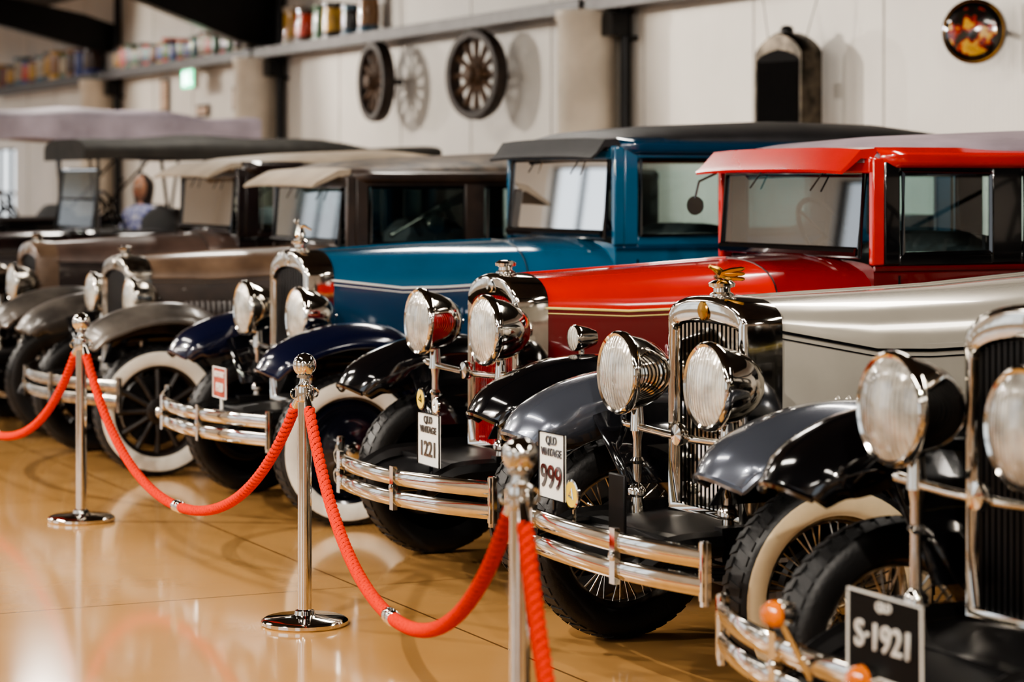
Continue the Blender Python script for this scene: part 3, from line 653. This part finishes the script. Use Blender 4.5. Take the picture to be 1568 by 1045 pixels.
sm=mat('painted_sign_picture',(200,150,50),.15,0,1.,0,11.,rgb2=(30,12,12)) 
r=sm.node_tree.nodes['Color Ramp']; el=r.color_ramp.elements.new(.54); el.color=lin((170,30,20)); el=r.color_ramp.elements.new(.46); el.color=lin((24,34,24)); el=r.color_ramp.elements.new(.6); el.color=lin((225,180,70))
m=MB(); R=.205
m.lathe([(.001,.06),(R*.5,.052),(R*.78,.035)],(0,0,0),(0,1,0),36,0); m.lathe([(R*.78,.035),(R,.01),(R*1.05,0),(R*1.05,-.03),(.001,-.03)],(0,0,0),(0,1,0),36,1)
m.lathe([(R*.94,.018),(R*.97,.022),(R*1.0,.012)],(0,0,0),(0,1,0),36,2)
m.tube([(0,-.02,0),(-.13,-.14,0)],.02,8,1)
m.obj('disc',e,[sm,BLACK,GOLD],40)
m=MB(); m.box((11.0,.25,3.0),(.5,.08,.26),0); m.box((11.0,.295,3.0),(.46,.012,.22),1); m.box((11.0,.12,3.13),(.04,.22,.03),0)
m.box((10.92,.303,3.0),(.05,.006,.12),2); m.lathe([(.001,.003),(.025,0)],(10.92,.304,3.08),(0,1,0),12,2); m.box((10.87,.303,2.95),(.08,.006,.025),2); m.box((11.1,.303,3.0),(.1,.006,.16),2)
room(m,'exit_sign',[WHITE,emis('exit_green',(20,190,130),5),emis('exit_white',(230,255,245),8)])
PM=mat('poster_brown',(130,70,45),.5,0,0,0,30.,rgb2=(210,190,160)); 
for t,z,w,h in((12.9,2.85,.4,.45),(9.8,2.72,.35,.3),(11.2,2.6,.5,.16)):
    m=MB(); m.box((t,.025,z),(w,.02,h),0); m.box((t,.04,z),(w-.06,.01,h-.06),1); room(m,'framed_poster',[BLACK,PM])
# ------------------------------------------------------------------ visitor
SKIN=mat('skin',(205,150,120),.5,var=.06); HAIR=mat('dark_hair',(45,30,22),.5,var=.3,vscale=60); SHIRT=mat('blue_floral_shirt',(60,80,170),.7,0,0,0,22.,rgb2=(225,225,235)); JEAN=mat('denim',(40,48,70),.8,var=.2)
person=empty('museum_visitor',(-3.45,22.55,0),math.radians(-25))
def skin(name,vs,es,rad,mt):
    me=bpy.data.meshes.new(name); me.from_pydata(vs,es,[]); me.materials.append(mt); o=bpy.data.objects.new(name,me); scene.collection.objects.link(o); o.parent=person
    md=o.modifiers.new('k','SKIN'); md.use_smooth_shade=True
    for i,r in enumerate(rad): me.skin_vertices[0].data[i].radius=r if isinstance(r,tuple) else (r,r)
    me.skin_vertices[0].data[0].use_root=True
    s=o.modifiers.new('s','SUBSURF'); s.levels=2; s.render_levels=2; return o
vs=[(0,0,.95),(0,0,1.1),(0,0,1.28),(0,0,1.40),(0,.0,1.47),(-.17,0,1.38),(-.22,0,1.12),(-.2,-.1,.93),(.17,0,1.38),(.23,-.03,1.14),(.16,-.2,1.02)]
skin('torso',vs,[(0,1),(1,2),(2,3),(3,4),(3,5),(5,6),(6,7),(3,8),(8,9),(9,10)],[(.16,.11),(.13,.095),(.16,.11),(.13,.08),.05,.06,.045,.034,.06,.045,.034],SHIRT)
skin('legs',[(0,0,.95),(-.1,0,.85),(-.11,-.02,.48),(-.11,.02,.1),(-.11,-.1,.04),(.1,0,.85),(.11,-.02,.48),(.11,.02,.1),(.11,-.1,.04)],[(0,1),(1,2),(2,3),(3,4),(0,5),(5,6),(6,7),(7,8)],[(.15,.11),.095,.06,.045,.04,.095,.06,.045,.04],JEAN)
skin('neck',[(0,0,1.42),(0,-.005,1.52)],[(0,1)],[.055,.05],SKIN)
m=MB()
for sg,(hx,hy,hz) in((-1,(-.2,-.11,.88)),(1,(.15,-.22,.99))):
    m.tube([(hx,hy,hz+.05),(hx,hy-.01,hz),(hx,hy-.015,hz-.05)],[.026,.036,.03],10,0)
    for k in range(4): m.tube([(hx-.024+.016*k,hy-.015,hz-.045),(hx-.026+.017*k,hy-.03,hz-.085),(hx-.024+.016*k,hy-.018,hz-.115+.006*abs(k-1.5))],[.009,.008,.006],7,0)
    m.tube([(hx-sg*.03,hy-.01,hz-.005),(hx-sg*.05,hy-.03,hz-.035),(hx-sg*.045,hy-.04,hz-.06)],[.011,.009,.007],7,0)
m.obj('hands',person,[SKIN],60)
m=MB(); rings=[]
for k in range(17):
    th=pi*k/16; z=1.62-.115*math.cos(th); rx=.073*max(0,math.sin(th))**.8
    rings.append([(rx*math.cos(a),(.09*max(0,math.sin(th))**.8)*math.sin(a)-.01,z) for a in [2*pi*j/24 for j in range(24)]])
m.loft(rings,True,True,0)
m.tube([(0,-.098,1.64),(0,-.112,1.605),(0,-.1,1.595)],[.008,.014,.008],8,0)
for sg in(-1,1):
    m.lathe([(.001,.01),(.012,.005),(.013,0)],(sg*.03,-.09,1.635),(0,-1,0),12,2); m.lathe([(.001,.014),(.006,.01)],(sg*.03,-.09,1.635),(0,-1,0),10,1)
    m.tube([(sg*.073,0,1.65),(sg*.082,.01,1.62),(sg*.074,.0,1.59)],[.01,.014,.008],8,0)
m.tube([(-.024,-.09,1.565),(0,-.098,1.562),(.024,-.09,1.565)],[.004,.008,.004],8,3)
m.obj('head',person,[SKIN,HAIR,WHITE,mat('lips',(170,80,75),.5)],60)
m=MB(); rings=[]
for k in range(14):
    f=k/13; z=1.755-.40*f; rx=(.088*math.sin(min(1,f*3+.05)*pi/2)**.7)+.01*math.sin(f*6)
    if f>.5: rx*=1-.3*(f-.5)
    ring=[]
    for j in range(24):
        a=2*pi*j/24; y=.105*math.sin(a)*rx/.088+.02
        if f>.16 and math.sin(a)<-.1: y=max(y,-.035)
        ring.append((rx*math.cos(a),y,z))
    rings.append(ring)
m.loft(rings,True,True,0); m.obj('hair',person,[HAIR],60)
# ------------------------------------------------------------------ lights
def rp(t,n,z):
    p=Matrix.Rotation(RZ,4,'Z')@Vector((t,n,0)); return (p.x+W0[0],p.y+W0[1],z)
k=0
FIX=mat('fixture_white',(220,220,220),.5)
for t in(-21,-15.5,-10,-4.5,1,6.5,12,17.5,23):
    for n in(3.2,8.2,12.2):
        k+=1; l=bpy.data.lights.new('ceiling_light_%d'%k,'AREA'); l.shape='RECTANGLE'; l.size=2.2; l.size_y=.35; l.energy=64; l.color=(1,.93,.84)
        o=bpy.data.objects.new('ceiling_light',l); o.location=rp(t,n,4.0); o.rotation_euler=(0,0,RZ); scene.collection.objects.link(o)
        m=MB(); m.box((t,n,4.05),(2.3,.42,.06),0); m.tube([(t-.8,n,4.08),(t-.8,n,H)],.008,6,0); m.tube([(t+.8,n,4.08),(t+.8,n,H)],.008,6,0); room(m,'linear_ceiling_lamp',[FIX])
def spot(t,n,z,tt,tn,tz,en,ang=70,rad=.05,col=(1,.91,.80)):
    l=bpy.data.lights.new('spot','SPOT'); l.energy=en; l.spot_size=math.radians(ang); l.spot_blend=.5; l.shadow_soft_size=rad; l.color=col
    o=bpy.data.objects.new('track_spotlight',l); a=Vector(rp(t,n,z)); b=Vector(rp(tt,tn,tz)); o.location=a; o.rotation_euler=(b-a).to_track_quat('-Z','Y').to_euler(); scene.collection.objects.link(o)
spot(8.5,5.5,4.0,3.3,0,3.0,1200,60); spot(0.5,5.5,4.0,-4.5,0,3.0,1200,60); spot(16,5.5,4.0,11,0,2.9,900,60)
spot(-14,10,4.2,-8,5,.3,1100); spot(-5,10.5,4.2,-7,6,.3,1100); spot(-18,8,4.2,-13,4,.5,900); spot(2,10,4.2,-3,6,.3,900)
spot(-10,13,4.2,-9.5,7,0,800); spot(-2,13,4.2,-4,7,0,700)
w=bpy.data.worlds.new('World'); scene.world=w; w.use_nodes=True; nt=w.node_tree; bg=nt.nodes['Background']
sk=nt.nodes.new('ShaderNodeTexSky'); sk.sky_type='HOSEK_WILKIE'; sk.turbidity=4; sk.sun_direction=(.3,.5,.6)
mx=nt.nodes.new('ShaderNodeMixRGB'); mx.inputs[0].default_value=.5; mx.inputs[2].default_value=(.9,.95,1,1); nt.links.new(sk.outputs[0],mx.inputs[1]); nt.links.new(mx.outputs[0],bg.inputs[0]); bg.inputs[1].default_value=2.4
# ------------------------------------------------------------------ camera
c=bpy.data.cameras.new('camera'); c.sensor_width=36; c.lens=3700/1568*36; c.shift_y=-244.5/1568; c.clip_end=200
c.dof.use_dof=True; c.dof.focus_distance=8.9; c.dof.aperture_fstop=2.3
o=bpy.data.objects.new('camera',c); o.location=(0,0,1.68); o.rotation_euler=(pi/2,0,0); scene.collection.objects.link(o); scene.camera=o
scene.view_settings.view_transform='AgX'
try: scene.view_settings.look='AgX - Medium High Contrast'
except Exception: pass
scene.view_settings.exposure=.28
